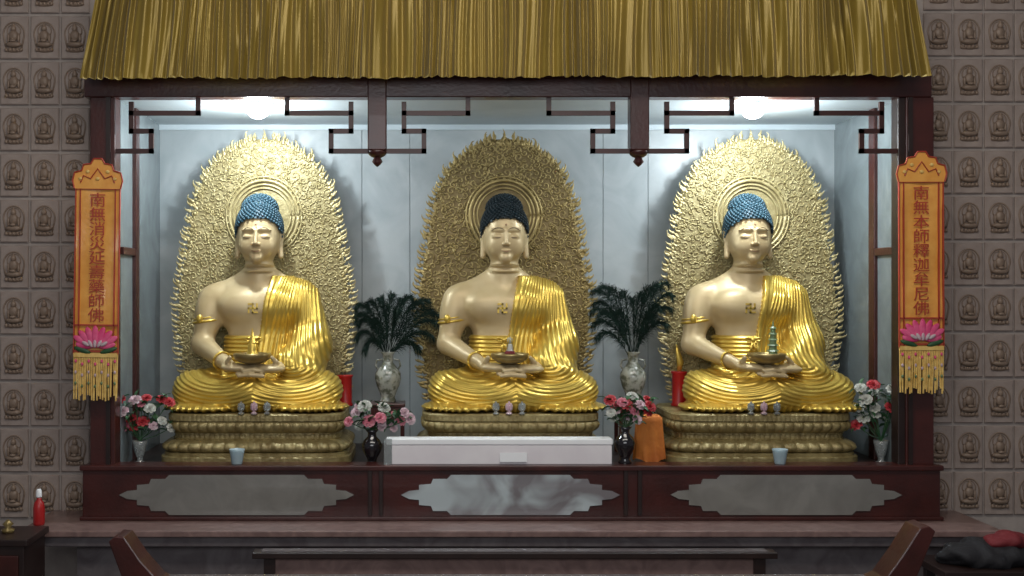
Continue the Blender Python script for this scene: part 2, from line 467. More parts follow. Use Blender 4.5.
# ---------------------------------------------------------------- statue assembly
SC=1.06; YS=1.06
me_cache={}
def getme(key,b,m,smooth=True):
    if key not in me_cache:
        me=bpy.data.meshes.new(key); me.from_pydata(b.v,[],b.f); me.update()
        if smooth: me.shade_smooth()
        me.materials.append(m); me_cache[key]=me
    return me_cache[key]
def facebits():
    r={}
    for q in (-1,1):
        b=MB(); P=[]
        for t in np.linspace(0,1,9):
            x=.036+.096*t; P.append((q*x,-.242+1.9*max(0,x-.05)**2*2.2-.003,1.728+.008*(2*t-1)**2))
        b.tube(P,[.002,.0035,.004,.0045,.0045,.0045,.004,.003,.002],6); r['eye%d'%q]=b
        b=MB(); P=[]
        for t in np.linspace(0,1,9):
            x=.024+.125*t; P.append((q*x,-.262+2.6*x*x,1.812+.024*math.sin(pi*min(1,t*1.05))-.010*t))
        b.tube(P,[.002,.003,.0035,.0035,.0035,.0035,.003,.0025,.002],6); r['brow%d'%q]=b
    b=MB(); b.tube([(-.048,-.249,1.602),(-.024,-.263,1.594),(0,-.266,1.591),(.024,-.263,1.594),(.048,-.249,1.602)],[.002,.004,.005,.004,.002],6); r['lips']=b
    return r
FB=facebits()
def statue(px_base,py_base,hair,label,shift):
    X=PX(px_base,YS-.25); Z=PZ(py_base,.45)
    root=empty('buddha_statue',(X,YS,Z),label=label,cat='statue',group='seated buddha statues on the altar')
    root.scale=(SC,)*3
    meobj('body',me_body,root,'matte pale gold skin')
    meobj('robe',me_robe,root,'polished gold draped robe')
    meobj('hair',hair,root,'blue snail-curl hair')
    for q in (-1,1):
        meobj('eye',getme('eye%d'%q,FB['eye%d'%q],M['ink']),root)
        meobj('eyebrow',getme('brow%d'%q,FB['brow%d'%q],M['ink']),root)
    meobj('lips',getme('lips',FB['lips'],M['lip']),root)
    b=MB().ell((0,-.256,1.862),(.010,.008,.010),10,7); meobj('forehead_mark',getme('urna',b,M['lip']),root)
    b=MB()
    P=[(-.535+.142*math.cos(a),.02+.148*math.sin(a),.885+.02*math.cos(a)) for a in np.linspace(0,2*pi,25)]; b.tube(P,.014,6)
    P=[(-.532+.139*math.cos(a),.02+.145*math.sin(a),.92+.02*math.cos(a)) for a in np.linspace(0,2*pi,25)]; b.tube(P,.009,6)
    b.ell((-.59,-.125,.91),(.035,.022,.045),8,6)
    meobj('armlet',getme('armlet',b,M['robe']),root)
    b=MB(); c=Vector((-.33,-.355,.500)); t=Vector((.315,-.40,-.19)).normalized(); a1=t.cross(Vector((0,0,1))).normalized(); a2=t.cross(a1)
    P=[c+a1*(.092*math.cos(a))+a2*(.092*math.sin(a)) for a in np.linspace(0,2*pi,21)]; b.tube(P,.012,6)
    meobj('bracelet',getme('bracelet',b,M['robe']),root)
    b=MB(); z0=1.02; w=.008; A_=.050; y0,y1=-.257,-.18; x0=-.035
    b.box(x0-w,x0+w,y0,y1,z0-A_,z0+A_); b.box(x0-A_,x0+A_,y0,y1,z0-w,z0+w)
    b.box(x0-A_,x0+w,y0,y1,z0+A_-2*w,z0+A_); b.box(x0-w,x0+A_,y0,y1,z0-A_,z0-A_+2*w)
    b.box(x0+A_-2*w,x0+A_,y0,y1,z0-w,z0+A_); b.box(x0-A_,x0-A_+2*w,y0,y1,z0-A_,z0+w)
    b.v=[(x,y+.035,z) for x,y,z in b.v]
    meobj('chest_emblem',getme('emblem',b,M['robe'],False),root)
    b=MB(); b.ell((-.02,-.245,.70),(.030,.025,.024),10,6)
    for q in (-1,1):
        b.tube([(-.02,-.25,.70),(-.02+q*.06,-.27,.725),(-.02+q*.09,-.26,.712),(-.02+q*.06,-.27,.69),(-.02,-.25,.695)],.010,6,flat=.6)
        b.tube([(-.02,-.25,.69),(-.02+q*.02,-.27,.63),(-.02+q*.03,-.27,.58)],[.012,.016,.012],6,flat=.5)
    meobj('sash_knot',getme('knot',b,M['robe']),root)
    if shift:      # the sculpture's upper body is set slightly to one side of its lap
        for c in root.children:
            me=c.data.copy(); n=len(me.vertices); co=np.empty(n*3,np.float32); me.vertices.foreach_get('co',co); co=co.reshape(-1,3)
            co[:,0]-=shift*sst(.24,.60,co[:,2]); me.vertices.foreach_set('co',co.ravel()); me.update(); c.data=me
    return root,X,Z
def pedestal(px0,px1,label):
    Y0=.26; dep=1.42
    X0,X1=PX(px0,Y0),PX(px1,Y0); cx=(X0+X1)/2; W=(X1-X0)/2; H0=FZ; H1=Ztop
    cy=Y0+dep/2; h=H1-H0
    root=empty('lotus_pedestal',(cx,cy,H0),label=label,cat='statue pedestal',group='carved lotus pedestals')
    def loft(prof,n=480,ptl=None):
        v=[];f=[]
        base=[]
        for i in range(4000):
            a=2*pi*i/4000; c,s=math.cos(a),math.sin(a); e=2/6.
            base.append((math.copysign(abs(c)**e,c)*W,math.copysign(abs(s)**e,s)*dep/2))
        B=np.array(base); dl=np.hypot(*(np.roll(B,-1,0)-B).T); cl=np.concatenate([[0],np.cumsum(dl)]); tot=cl[-1]
        B=np.vstack([B,B[:1]])
        sa=np.arange(n)/n*tot; bx=np.interp(sa,cl,B[:,0]); by=np.interp(sa,cl,B[:,1])
        npet=round(tot/(ptl[0] if ptl else 1)) 
        for k,(zz,ins) in enumerate(prof):
            t=k/(len(prof)-1)
            for i in range(n):
                d=0
                if ptl: d=ptl[1]*(abs(math.sin(pi*npet*i/n))**.55)*math.sin(pi*t)
                sx=(W-ins+d)/W; sy=(dep/2-ins+d)/(dep/2)
                v.append((bx[i]*sx,by[i]*sy,zz*h))
        m=len(prof)
        for k in range(m-1):
            for i in range(n): f.append((k*n+i,k*n+(i+1)%n,(k+1)*n+(i+1)%n,(k+1)*n+i))
        f.append(tuple(range(n-1,-1,-1))); f.append(tuple((m-1)*n+i for i in range(n)))
        return v,f
    v,f=loft([(0,.0),(.15,.0),(.17,.012),(.17,.03),(.22,.03),(.24,.045)]); mk('plinth',v,f,M['ped'],root,True,False)
    v,f=loft([(.24,.06),(.28,.04),(.33,.035),(.38,.045),(.43,.065),(.47,.09)],ptl=(.125,.035)); mk('lotus_petals',v,f,M['ped'],root,True,True)
    v,f=loft([(.47,.12),(.50,.12),(.51,.135),(.58,.135),(.59,.12),(.61,.12)],ptl=(.06,.010)); mk('waist_moulding',v,f,M['ped'],root,True,False)
    v,f=loft([(.61,.12),(.65,.10),(.70,.085),(.76,.075),(.81,.075),(.85,.085)],ptl=(.105,.028)); mk('lotus_petals',v,f,M['ped'],root,True,True)
    v,f=loft([(.85,.085),(.86,.07),(.97,.07),(1.0,.08)],ptl=(.05,.006)); mk('seat_slab',v,f,M['ped'],root,True,False)
Ztop=PZ(413,.45)
FZ=-1.82
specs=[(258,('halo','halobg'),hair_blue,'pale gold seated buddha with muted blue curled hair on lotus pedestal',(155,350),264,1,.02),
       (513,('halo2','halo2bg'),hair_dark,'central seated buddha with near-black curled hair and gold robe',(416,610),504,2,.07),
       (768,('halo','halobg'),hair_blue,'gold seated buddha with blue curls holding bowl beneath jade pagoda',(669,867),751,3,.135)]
for i,(px,hm,hr,lb,pp,hpx,seed,shf) in enumerate(specs):
    r,X,Z=statue(px,413,hr,lb,shf)
    pedestal(pp[0],pp[1],['dull gold carved lotus pedestal beside pink flower vase','dull gold carved lotus pedestal behind white acrylic box','dull gold carved lotus pedestal beside white flower vase'][i])
    hx=PX(hpx,1.5)
    root=empty('flame_halo',(hx,1.52,Z),label=['pale brass openwork flame halo behind blue-haired statue','darker old brass flame halo behind central statue','pale brass flame halo behind jade pagoda statue'][i],cat='halo',group='flame halos behind the statues')
    plate,fb,sb=build_halo(seed)
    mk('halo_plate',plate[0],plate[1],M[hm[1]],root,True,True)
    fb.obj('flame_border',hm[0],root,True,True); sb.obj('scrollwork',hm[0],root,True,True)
    bx,by,bz=X-shf*SC*.75,YS-.53*SC,Z+.482*SC
    b=MB().lathe([(.07,0),(.13,.012),(.185,.05),(.20,.09),(.192,.108),(.178,.108),(.172,.09),(.14,.04),(.04,.025)],32,(bx,by,bz))
    b.obj('alms_bowl','bowl',None,False,True,loc=(bx,by,bz),label='wide bronze alms bowl resting in the statue\'s hands',cat='bowl',group='alms bowls')
    tz=bz+.026
    if i==0:
        e=empty('miniature_stupa',(bx-.0,by,tz),label='small gold stupa standing in alms bowl',cat='stupa')
        MB().lathe([(.07,0),(.075,.05),(.06,.08),(.045,.12),(.05,.17),(.025,.2)],16,(bx,by,tz)).obj('dome','robe',e,False,True)
        b=MB(); 
        for k in range(5): b.lathe([(.04-.006*k,0),(.034-.006*k,.02)],12,(bx,by,tz+.19+k*.022))
        b.lathe([(.012,0),(.002,.05)],8,(bx,by,tz+.295)); b.obj('spire','robe',e)
    elif i==1:
        e=empty('miniature_figurine',(bx,by,tz),label='tiny white and red figurine standing in alms bowl',cat='figurine')
        MB().lathe([(.06,0),(.065,.02),(.045,.05),(.035,.12),(.04,.16),(.015,.18)],14,(bx,by,tz)).ell((bx,by,tz+.215),(.03,.03,.035),10,7).obj('figure','white',e,False,True)
        MB().lathe([(.05,.0),(.062,.01),(.05,.05),(.046,.06)],14,(bx,by,tz+.045)).obj('red_skirt','redcloth',e,False,True)
        MB().tube([(bx-.04,by-.02,tz+.12),(bx-.02,by-.04,tz+.2),(bx,by-.03,tz+.28),(bx+.02,by-.04,tz+.2),(bx+.04,by-.02,tz+.12)],.007,6).obj('gold_mandorla','robe',e)
    else:
        X0=bx+.07
        e=empty('jade_pagoda',(X0,by,tz+.01),label='small green jade pagoda standing in alms bowl',cat='pagoda')
        b=MB(); b2=MB()
        for k in range(6):
            w=.052-.005*k; b.lathe([(w,0),(w,.035)],8,(X0,by,tz+.01+k*.058)); b2.lathe([(w*1.45,0),(w*1.2,.012),(w*.8,.023)],8,(X0,by,tz+.045+k*.058))
        b2.lathe([(.012,0),(.002,.07)],8,(X0,by,tz+.36)); b.obj('storey','jade',e); b2.obj('roof','jade',e)
def crystal(px,i,m):
    Y=.33; X=PX(px,Y); Z=Ztop
    e=empty('lotus_crystal',(X,Y,Z),label='small clear crystal lotus ornament on pedestal edge',cat='ornament',group='crystal lotus ornaments')
    MB().lathe([(.03,0),(.034,.01),(.012,.03),(.014,.045)],10,(X,Y,Z)).obj('foot',m,e)
    b=MB()
    for k in range(6):
        a=k*pi/3; b.ell((X+.022*math.cos(a),Y+.022*math.sin(a),Z+.075),(.016,.016,.04),6,5)
    b.ell((X,Y,Z+.095),(.016,.016,.04),6,5); b.obj('petals',m,e)
for c in (258,513,768):
    for k,dx in enumerate((-15,-2,11)): crystal(c+dx-2,k,['clear','palepink','clear'][k])

# ---------------------------------------------------------------- display case
case=empty('display_case',(0,.5,-2.31),label='dark red wooden display case enclosing three gold buddha statues',cat='display case')
YB=2.06; CZ=1.91; BT=-1.765
XL,XR=PX(115,0),PX(905,0)
def pbox(name,px0,px1,py0,py1,Y0,Y1,m,parent=case,bevel=.01,**kw):
    b=MB().box(PX(px0,Y0),PX(px1,Y0),Y0,Y1,PZ(py1,Y0),PZ(py0,Y0)); return b.obj(name,m,parent,bevel=bevel,**kw)
pbox('top_beam',84,932,72,97,-.01,.2,'wood')
pbox('post',90,115,97,519,0,.22,'wood'); pbox('post',906,934,97,517,0,.22,'wood')
pbox('post_moulding',106,110,97,519,-.03,0,'wood_dark',bevel=0); pbox('post_moulding',909,913,97,517,-.03,0,'wood_dark',bevel=0)
MB().box(PX(84,0),PX(938,0),-.06,.2,-2.31,BT).obj('base_beam','wood',case,bevel=.012)
MB().box(PX(82,0),PX(940,0),-.10,.0,BT-.05,BT+.002).obj('base_rail','wood',case,bevel=.012)
MB().box(PX(82,0),PX(940,0),-.10,.0,-2.31,-2.27).obj('base_rail','wood',case,bevel=.012)
for a in (370,381,626,640):
    pbox('base_stile',a-2,a+2,470,515,-.085,-.05,'wood_dark',bevel=.004)
def cart(px0,px1,m,lab):
    Y=-.075; cy=495
    half=[(0,0),(8,-4),(18,-5),(18,-10),(30,-11),(32,-16),(46,-16),(50,-20)]
    L=[(px0+a,cy+b) for a,b in half]; R=[(px1-a,cy+b) for a,b in reversed(half)]
    up=L+R; dn=[(x,2*cy-y) for x,y in reversed(up)][1:-1]
    poly=[(PX(x,Y),PZ(y,Y)) for x,y in up+dn]
    poly=poly[::-1]
    MB().prism(poly,Y,Y+.02).obj('inlay_panel',m,case,label=lab)
cart(119,354,'inlay','smoky grey cartouche inlay'); cart(401,620,'glassinlay','glass cartouche inlay with painted pale reflections'); cart(671,902,'inlay','smoky grey cartouche inlay')
MB().box(XL-.2,XR+.2,.2,YB+.1,FZ-.08,FZ).obj('case_floor','wood_dark',case)
MB().box(XL-.2,XR+.2,.2,YB+.1,CZ,CZ+.06).obj('case_ceiling','ceil',case)
MB().box(XL-.2,XR+.2,.02,.19,CZ+.02,CZ+.25).obj('top_fascia','wood',case)
seams=[PX(p,YB) for p in (100,362,410,603,648,900)]; seams[0]=XL-.1; seams[-1]=XR+.1
for a,b in zip(seams[:-1],seams[1:]):
    MB().box(a+.004,b-.004,YB,YB+.05,FZ,CZ).obj('back_panel','marble',case,bevel=.003)
MB().box(XL-.1,XR+.1,YB+.008,YB+.08,FZ,CZ).obj('backing_board','seam',case)
MB().box(XL,XR,YB-.03,YB,CZ-.06,CZ).obj('cornice_strip','ceil',case)
for q,X in ((-1,XL),(1,XR)):
    x0,x1=(X-.05,X) if q<0 else (X,X+.05)
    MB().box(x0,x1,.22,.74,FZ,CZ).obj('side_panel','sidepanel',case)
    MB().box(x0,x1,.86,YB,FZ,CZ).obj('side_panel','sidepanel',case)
    MB().box(X-.04,X+.04,.72,.88,FZ,CZ).obj('mullion','wood',case,bevel=.008)
    MB().box(X-.035,X+.035,.22,.74,.34,.42).obj('side_rail','wood',case,bevel=.008)
for c in (377,640):
    Y=-.03
    hp=empty('hanging_post',(PX(c,Y),Y,PZ(97,Y)),case)
    hw_=9.5
    b=MB().box(PX(c-hw_,Y),PX(c+hw_,Y),Y,Y+.18,PZ(150,Y),PZ(78,Y)); b.obj('post_shaft','wood',hp,bevel=.012)
    x,yy,z=PX(c,Y),Y+.09,PZ(166,Y)
    MB().lathe([(.005,0),(.03,.02),(.055,.05),(.035,.09),(.06,.10),(.08,.115),(.10,.14),(.10,.165)],16,(x,yy,z)).obj('finial','wood',hp,False,True)
def fret(A,post,sgn):
    Y=.03; t=2.4
    segs=[((A,96),(A,113)),((A,113),(post-sgn*16,113)),((post-sgn*16,104),(post-sgn*16,131)),((post-sgn*16,131),(post-sgn*36,131)),
          ((post-sgn*36,131),(post-sgn*36,151)),((post-sgn*36,151),(post,151))]
    b=MB()
    for (x0,y0),(x1,y1) in segs:
        b.box(PX(min(x0,x1)-t,Y),PX(max(x0,x1)+t,Y),Y,Y+.035,PZ(max(y0,y1)+t,Y),PZ(min(y0,y1)-t,Y))
    b.obj('fretwork_bracket','fretwood',case)
fret(198,115,-1); fret(287,367,1); fret(468,388,-1); fret(549,629,1); fret(732,651,-1); fret(817,898,1)
pbox('inner_trim',898,906,97,465,.02,.2,'wood_dark')

for c in (258,753):
    Y=.42; X=PX(c,Y)
    e=empty('ceiling_lamp',(X,Y,CZ),label='round glowing white downlight on the case ceiling',cat='lamp',group='case downlights')
    MB().lathe([(.15,-.03),(.17,-.015),(.17,0)],32,(X,Y,CZ)).obj('lamp_rim','metal',e,False,False)
    MB().ell((X,Y,CZ-.06),(.12,.12,.10),20,10).obj('bulb','bulb',e,False,True)
    l=bpy.data.lights.new('lamp_light','POINT'); l.energy=122; l.color=(.89,.965,1); l.shadow_soft_size=.07
    o=bpy.data.objects.new('lamp_light',l); col.objects.link(o); o.parent=e; o.location=(0,0,-.27)

# ---------------------------------------------------------------- curtain
cv=empty('curtain_valance',(0,-.3,PZ(78,-.3)),label='gathered gold satin valance hanging above the display case',cat='curtain')
nx=1600; nz=18; v=[];f=[]
ph=[0]
for i in range(nx): ph.append(ph[-1]+2*pi*78/nx*(1+.25*math.sin(i*.041)+.22*math.sin(i*.0273+1)+.15*math.sin(i*.11)))
for j in range(nz+1):
    t=j/nz
    for i in range(nx+1):
        u=i/nx
        pxl=82+846*u+(1-t)*(18*math.exp(-u*9)-16*math.exp(-(1-u)*9))
        py=-30+(79-3*u+.5*math.sin(ph[i]*.5+.5)+.6*math.sin(u*40)+30)*t
        am=.65+.35*math.sin(u*57)*math.sin(u*23+t)
        Y=-.30-.046*am*math.sin(ph[i]+.5*math.sin(t*2.5+u*9))-.024*math.sin(ph[i]*.37+.5*t)-.011*math.sin(ph[i]*2.1+t*2)
        v.append((PX(pxl,-.3)+.008*math.sin(t*4+u*60),Y-.03*t,PZ(py,-.3)))
for j in range(nz):
    for i in range(nx):
        a=j*(nx+1)+i; f.append((a,a+nx+1,a+nx+2,a+1))
o=mk('curtain_fabric',v,f,M['curtain'],cv,False,True)
MB().tube([(PX(95,-.3),-.3,PZ(-30,-.3)),(PX(916,-.3),-.3,PZ(-30,-.3))],.035,12).obj('curtain_rod','wood',cv)

# ---------------------------------------------------------------- room
YW=.5
def stru(name,b,m):
    return b.obj(name,m,kind='structure')
stru('wall_left',MB().box(-10,PX(88,.22)+.02,YW,YW+.2,-4.2,5),'wall')
stru('wall_right',MB().box(PX(933,.22)-.02,10,YW,YW+.2,-4.2,5),'wall')
stru('wall_front',MB().box(PX(88,.22)+.02,PX(933,.22)-.02,YW,YW+.2,CZ+.26,5),'wall')
stru('wall_back',MB().box(-10,10,2.4,2.6,-4.2,5),'wall')
stru('floor',MB().box(-10,10,-13,2.6,-4.3,-4.2),'floor')
stru('ceiling',MB().box(-10,10,-13,2.6,5,5.1),'ceil')
def tileproto():
    w,h=.147,.222
    b=MB(); 
    v=[(-w,0,-h),(w,0,-h),(w,0,h),(-w,0,h),(-w,-.02,-h),(w,-.02,-h),(w,-.02,h),(-w,-.02,h),(-w+.01,-.03,-h+.01),(w-.01,-.03,-h+.01),(w-.01,-.03,h-.01),(-w+.01,-.03,h-.01)]
    f=[(0,1,5,4),(1,2,6,5),(2,3,7,6),(3,0,4,7),(4,5,9,8),(5,6,10,9),(6,7,11,10),(7,4,8,11),(8,9,10,11)]
    b.add(v,f)
    a=MB(); P=[(-.080,-.033,-.11)]
    for t in np.linspace(-.35,pi+.35,19): P.append((-.108*math.cos(t),-.033,.03+.125*math.sin(t)))
    P.append((.080,-.033,-.11)); a.tube(P,.009,6)
    P=[(-.070*math.cos(t),-.033,.065+.070*math.sin(t)) for t in np.linspace(-.6,pi+.6,13)]; a.tube(P,.006,5)
    a.ell((0,-.025,-.135),(.100,.030,.025),12,6); 
    for k in range(5): a.ell(((k-2)*.038,-.045,-.13),(.020,.016,.022),6,5)
    g=MB(); g.ell((0,-.05,.088),(.030,.028,.037),10,8); g.ell((0,-.05,.125),(.014,.014,.017),8,5)
    g.ell((0,-.043,.015),(.050,.032,.060),12,8); g.ell((-.053,-.045,-.01),(.016,.020,.050),8,6,); g.ell((.053,-.045,-.01),(.016,.020,.050),8,6)
    g.ell((0,-.045,-.078),(.086,.040,.031),14,7); g.ell((0,-.078,-.042),(.036,.018,.016),8,5)
    return b,a,g
b,a,g=tileproto()
mt=getme('relief_tile',b,M['tile'],False); ma=getme('niche_arch',a,M['niche']); mg=getme('seated_figure',g,M['niche'])
for cols in ((-15,15,45.5,76),(937,967.5,998,1028)):
    for cxp in cols:
        for r in range(-1,11):
            cyp=(38 if cxp<500 else 35)+45.8*r
            x,z=PX(cxp,YW),PZ(cyp,YW)
            o=bpy.data.objects.new('buddha_relief_plaque',mt); col.objects.link(o); o.location=(x,YW,z)
            tag(o,'beige ceramic plaque with small seated buddha in arched niche','relief plaque','buddha relief plaques covering the temple wall')
            for nm,me in (('niche_arch',ma),('buddha_figure',mg)):
                c=bpy.data.objects.new(nm,me); col.objects.link(c); c.parent=o

# ---------------------------------------------------------------- banners
def banner(pxc,py0,tilt,text,label):
    Y=-.16; s=S(Y); X=PX(pxc,Y); Z0=PZ(py0+242,Y)
    root=empty('prayer_banner',(X,Y,Z0),label=label,cat='banner',group='hanging prayer banners')
    root.rotation_euler=(0,tilt,0)
    def q(dx,dy): return (X+dx*s,PZ(py0+dy,Y))
    v=[];f=[]; n=24
    for j in range(n+1):
        for i in range(7):
            x,z=q(-22+44*i/6,24+(195-24)*j/n); v.append((x,Y-.006*math.sin(j*.8)-.008*math.sin(i*1.2+j*.3),z))
    for j in range(n):
        for i in range(6): a=j*7+i; f.append((a,a+7,a+8,a+1))
    mk('banner_cloth',v,f,M['ban'],root,False,True)
    b=MB()
    for xx in (-22,-17.5,17.5,22):
        x0,_=q(xx-.5,0); x1,_=q(xx+.5,0); b.box(x0,x1,Y-.028,Y-.002,q(0,195)[1],q(0,28)[1])
    for yy in (30,166,192):
        b.box(q(-22,0)[0],q(22,0)[0],Y-.028,Y-.004,q(0,yy+.7)[1],q(0,yy-.7)[1])
    b.obj('border_stripe','banred',root)
    half=[(-23,30),(-25,22),(-23,14),(-16,12),(-14,6),(-7,5),(-4,0)]
    pts=[q(*p) for p in half]+[q(-p[0],p[1]) for p in reversed(half)]
    MB().prism(pts[::-1],Y-.03,Y-.01).obj('banner_crown','ban',root)
    b=MB(); P=[(x,Y-.036,z) for x,z in pts]; b.tube(P,.008,6)
    P=[(q(dx,dy)[0],Y-.036,q(dx,dy)[1]) for dx,dy in ((-17,24),(-14,17),(-7,20),(0,10),(7,20),(14,17),(17,24))]; b.tube(P,.007,6)
    b.obj('crown_outline','banred',root)
    b=MB()
    for dx,dy in ((-10,13),(0,20),(10,13),(-17,20),(17,20)): x,z=q(dx,dy); b.ell((x,Y-.035,z),(.022,.012,.018),8,5)
    b.obj('crown_motif','bangold',root)
    cu=bpy.data.curves.new('inscription','FONT'); cu.body='\n'.join(text); cu.align_x='CENTER'; cu.size=.150; cu.space_line=.955; cu.extrude=.002
    to=bpy.data.objects.new('tmp',cu); col.objects.link(to)
    dg=bpy.context.evaluated_depsgraph_get(); dg.update()
    me=bpy.data.meshes.new_from_object(to.evaluated_get(dg)); bpy.data.objects.remove(to)
    R=Matrix.Rotation(pi/2,4,'X'); me.transform(R)
    zs=[v.co.z for v in me.vertices]
    if zs:
        zt,zb=max(zs),min(zs); T0=q(0,34)[1]; T1=q(0,163)[1]; k=(T0-T1)/(zt-zb)
        me.transform(Matrix.Translation((0,0,-zt))); me.transform(Matrix.Diagonal((1.12,1,k,1)))
        me.transform(Matrix.Translation((0,Y-.022-root['_w'][1],T0-root['_w'][2])))
    me.materials.clear(); me.materials.append(M['banred'])
    t=bpy.data.objects.new('inscription',me); col.objects.link(t); t.parent=root
    b=MB(); cx,cz=q(0,184)
    for k in range(-4,5):
        a=k*.36; L=.21 if abs(k)<4 else .17
        rot=Matrix.Rotation(a,3,'Y')
        c=Vector((math.sin(a)*L*.65,-.03-.004*(4-abs(k)),math.cos(a)*L*.45)); b.ell((cx+c.x,Y+c.y,cz+c.z-.03),(.038,.012,L*.52),10,8,rot)
    b.obj('lotus_flower','magenta',root,False,True)
    b=MB()
    for k in range(-2,3):
        rot=Matrix.Rotation(k*.5,3,'Y'); b.ell((cx+k*.045,Y-.055,cz-.005),(.018,.012,.040),10,7,rot)
    b.obj('lotus_heart','palepink',root,False,True)
    for k in (-1,1): MB().ell((cx+k*.13,Y-.03,cz-.07),(.09,.012,.025),10,6,Matrix.Rotation(k*-.3,3,'Y')).obj('lotus_leaf','green',root,False,True)
    bg=MB(); rn=random.Random(5)
    x0,zt=q(-22,195); MB().box(x0,q(22,0)[0],Y-.03,Y,zt-.03,zt+.01).obj('fringe_band','bangold',root)
    for k in range(26):
        dx=-21.5+43*k/25; x,z=q(dx,198); x2,z2=q(dx+rn.uniform(-1,1),238+rn.uniform(-3,4))
        bg.tube([(x,Y-.015,z),((x+x2)/2,Y-.02+rn.uniform(-.01,.01),(z+z2)/2),(x2,Y-.015,z2)],.008,5)
    bg.obj('tassel_fringe','bangold',root,kind='stuff')
    bead=[getme('bead%d'%i_,MB().ell((0,0,0),(.013,.011,.018),7,5),M[c_]) for i_,c_ in enumerate(('magenta','palepink','jade'))]
    for r_ in range(3):
        for k in range(7):
            dx=-19.5+6.5*k; x,z=q(dx,202+r_*11+(3 if k%2 else 0)); o=meobj('bead',bead[r_],root); o.location=(x-X,-.03,z-Z0)
banner(95.5,159,math.radians(.8),'南無消災延壽藥師佛','orange satin prayer banner with red characters and yellow fringe, tilted slightly')
banner(921,152,math.radians(-.2),'南無本師釋迦牟尼佛','orange satin prayer banner with red characters, lotus and beaded fringe')

# ---------------------------------------------------------------- flowers
def blossom_mesh(key,m,seed):
    rn=random.Random(seed); b=MB()
    for ring,(n,L,op) in enumerate(((5,.035,.35),(7,.058,.85),(9,.075,1.25))):
        for k in range(n):
            a=2*pi*(k+.5*(ring%2))/n+rn.uniform(-.1,.1); v=[];f=[]
            for i in range(4):
                t=i/3; ang=op*(.3+.9*t)
                r=L*t*math.sin(ang); z=L*t*math.cos(ang)+.01
                wd=L*.48*math.sin(pi*(.15+.7*t))
                for j in (-1,0,1):
                    v.append((r*math.cos(a)-j*wd*math.sin(a),r*math.sin(a)+j*wd*math.cos(a),z+.012*abs(j)))
            for i in range(3):
                for j in range(2): q=i*3+j; f.append((q,q+1,q+4,q+3))
            b.add(v,f)
    return getme(key,b,m)
blos={k:blossom_mesh('blossom_'+k,M[k],i) for i,k in enumerate(('pink','palepink','red','white'))}
def leaf_me():
    b=MB(); v=[];f=[]
    for i in range(7):
        t=i/6; w=.022*math.sin(pi*min(.97,t*.9+.08)); 
        for j in (-1,0,1): v.append((j*w,.13*t,.03*math.sin(t*2.5)+.008*abs(j)))
    for i in range(6):
        for j in range(2): q=i*3+j; f.append((q,q+1,q+4,q+3))
    b.add(v,f); return getme('leaf',b,M['green'])
LEAF=leaf_me()
def orient(d):
    return Vector(d).to_track_quat('Z','Y').to_euler()
VP={'black':[(.06,0),(.07,.01),(.045,.04),(.05,.07),(.095,.15),(.105,.21),(.085,.26),(.045,.30),(.042,.335),(.07,.37),(.062,.37),(.035,.335),(.035,.3),(.01,.28)],
    'clear':[(.07,0),(.075,.015),(.03,.04),(.035,.07),(.06,.13),(.075,.21),(.085,.27),(.08,.27),(.065,.2),(.045,.1),(.01,.08)]}
def arrangement(px,Y,zb,kind,vlabel,box,colors,n,glabel,seed,vs=1.):
    rn=random.Random(seed); X=PX(px,Y)
    prof=[(r*vs,z*vs) for r,z in VP[kind]]
    ve=empty('flower_vase',(X,Y,zb),label=vlabel,cat='vase')
    MB().lathe(prof,24,(X,Y,zb)).obj('vase_body',kind,ve,False,True)
    H=max(z for r,z in prof); top=zb+H
    MB().lathe([(prof[0][0]*1.15,-.0),(prof[0][0]*1.15,.012)],20,(X,Y,zb)).obj('vase_foot',kind,ve)
    x0,x1,y0,y1=box; rows=math.ceil(n/4)
    for k in range(n):
        fy=Y+rn.uniform(-.12,.08)
        gx=(k%4+.5+.25*(1 if (k//4)%2 else -1))/4; gz=(k//4+.5)/rows
        fx=PX(x0+(x1-x0)*min(1,max(0,gx+rn.uniform(-.10,.10))),Y); fz=PZ(y0+(y1-y0)*min(1,max(0,gz+rn.uniform(-.12,.12)))+3*abs(gx-.5),Y)
        tip=Vector((fx,fy,fz)); base=Vector((X+rn.uniform(-.015,.015),Y+rn.uniform(-.015,.015),top-.10*vs))
        c=rn.choice(colors)
        fe=empty('artificial_flower',base,label='%s artificial flower in %s'%({'pink':'deep pink','palepink':'pale pink','red':'red','white':'white'}[c],glabel),cat='flower',group='flowers in '+glabel)
        mid=(base+tip)/2+Vector((0,0,.03)); 
        if tip.z<top+.03: mid.z=top+.07
        MB().tube([base,Vector((base.x,base.y,top+.0)),mid,tip],.005,5).obj('stem','green',fe)
        d=(tip-Vector((X,Y+.12,top-.12))).normalized()+Vector((0,-.5,0))
        o=bpy.data.objects.new('blossom',blos[c]); col.objects.link(o); o.parent=fe; o.location=tip-base; o.rotation_euler=orient(d); s_=rn.uniform(.65,1.0); o.scale=(s_,)*3
        for q in range(5):
            o=bpy.data.objects.new('leaf',LEAF); col.objects.link(o); o.parent=fe; t=rn.uniform(.35,1.05)
            o.location=(mid-base).lerp(tip-base,t); o.rotation_euler=(rn.uniform(-.6,1),rn.uniform(-.5,.5),rn.uniform(0,6.28))
arrangement(140,.42,FZ,'clear','small clear glass vase holding pink flowers beside the post',(116,170,390,436),['pink','palepink','white','red','red'],16,'small glass vase by dark post',1,.9)
arrangement(372,.30,FZ,'black','glossy black vase holding pale pink flowers between pedestals',(350,412,405,430),['palepink','white','palepink','pink'],15,'black vase beside white box',2,1.)
arrangement(625,.08,BT,'black','glossy black ceramic vase holding red flowers at white box end',(606,652,397,420),['red','palepink','red','pink','white'],15,'black vase beside orange cloth',3,1.)
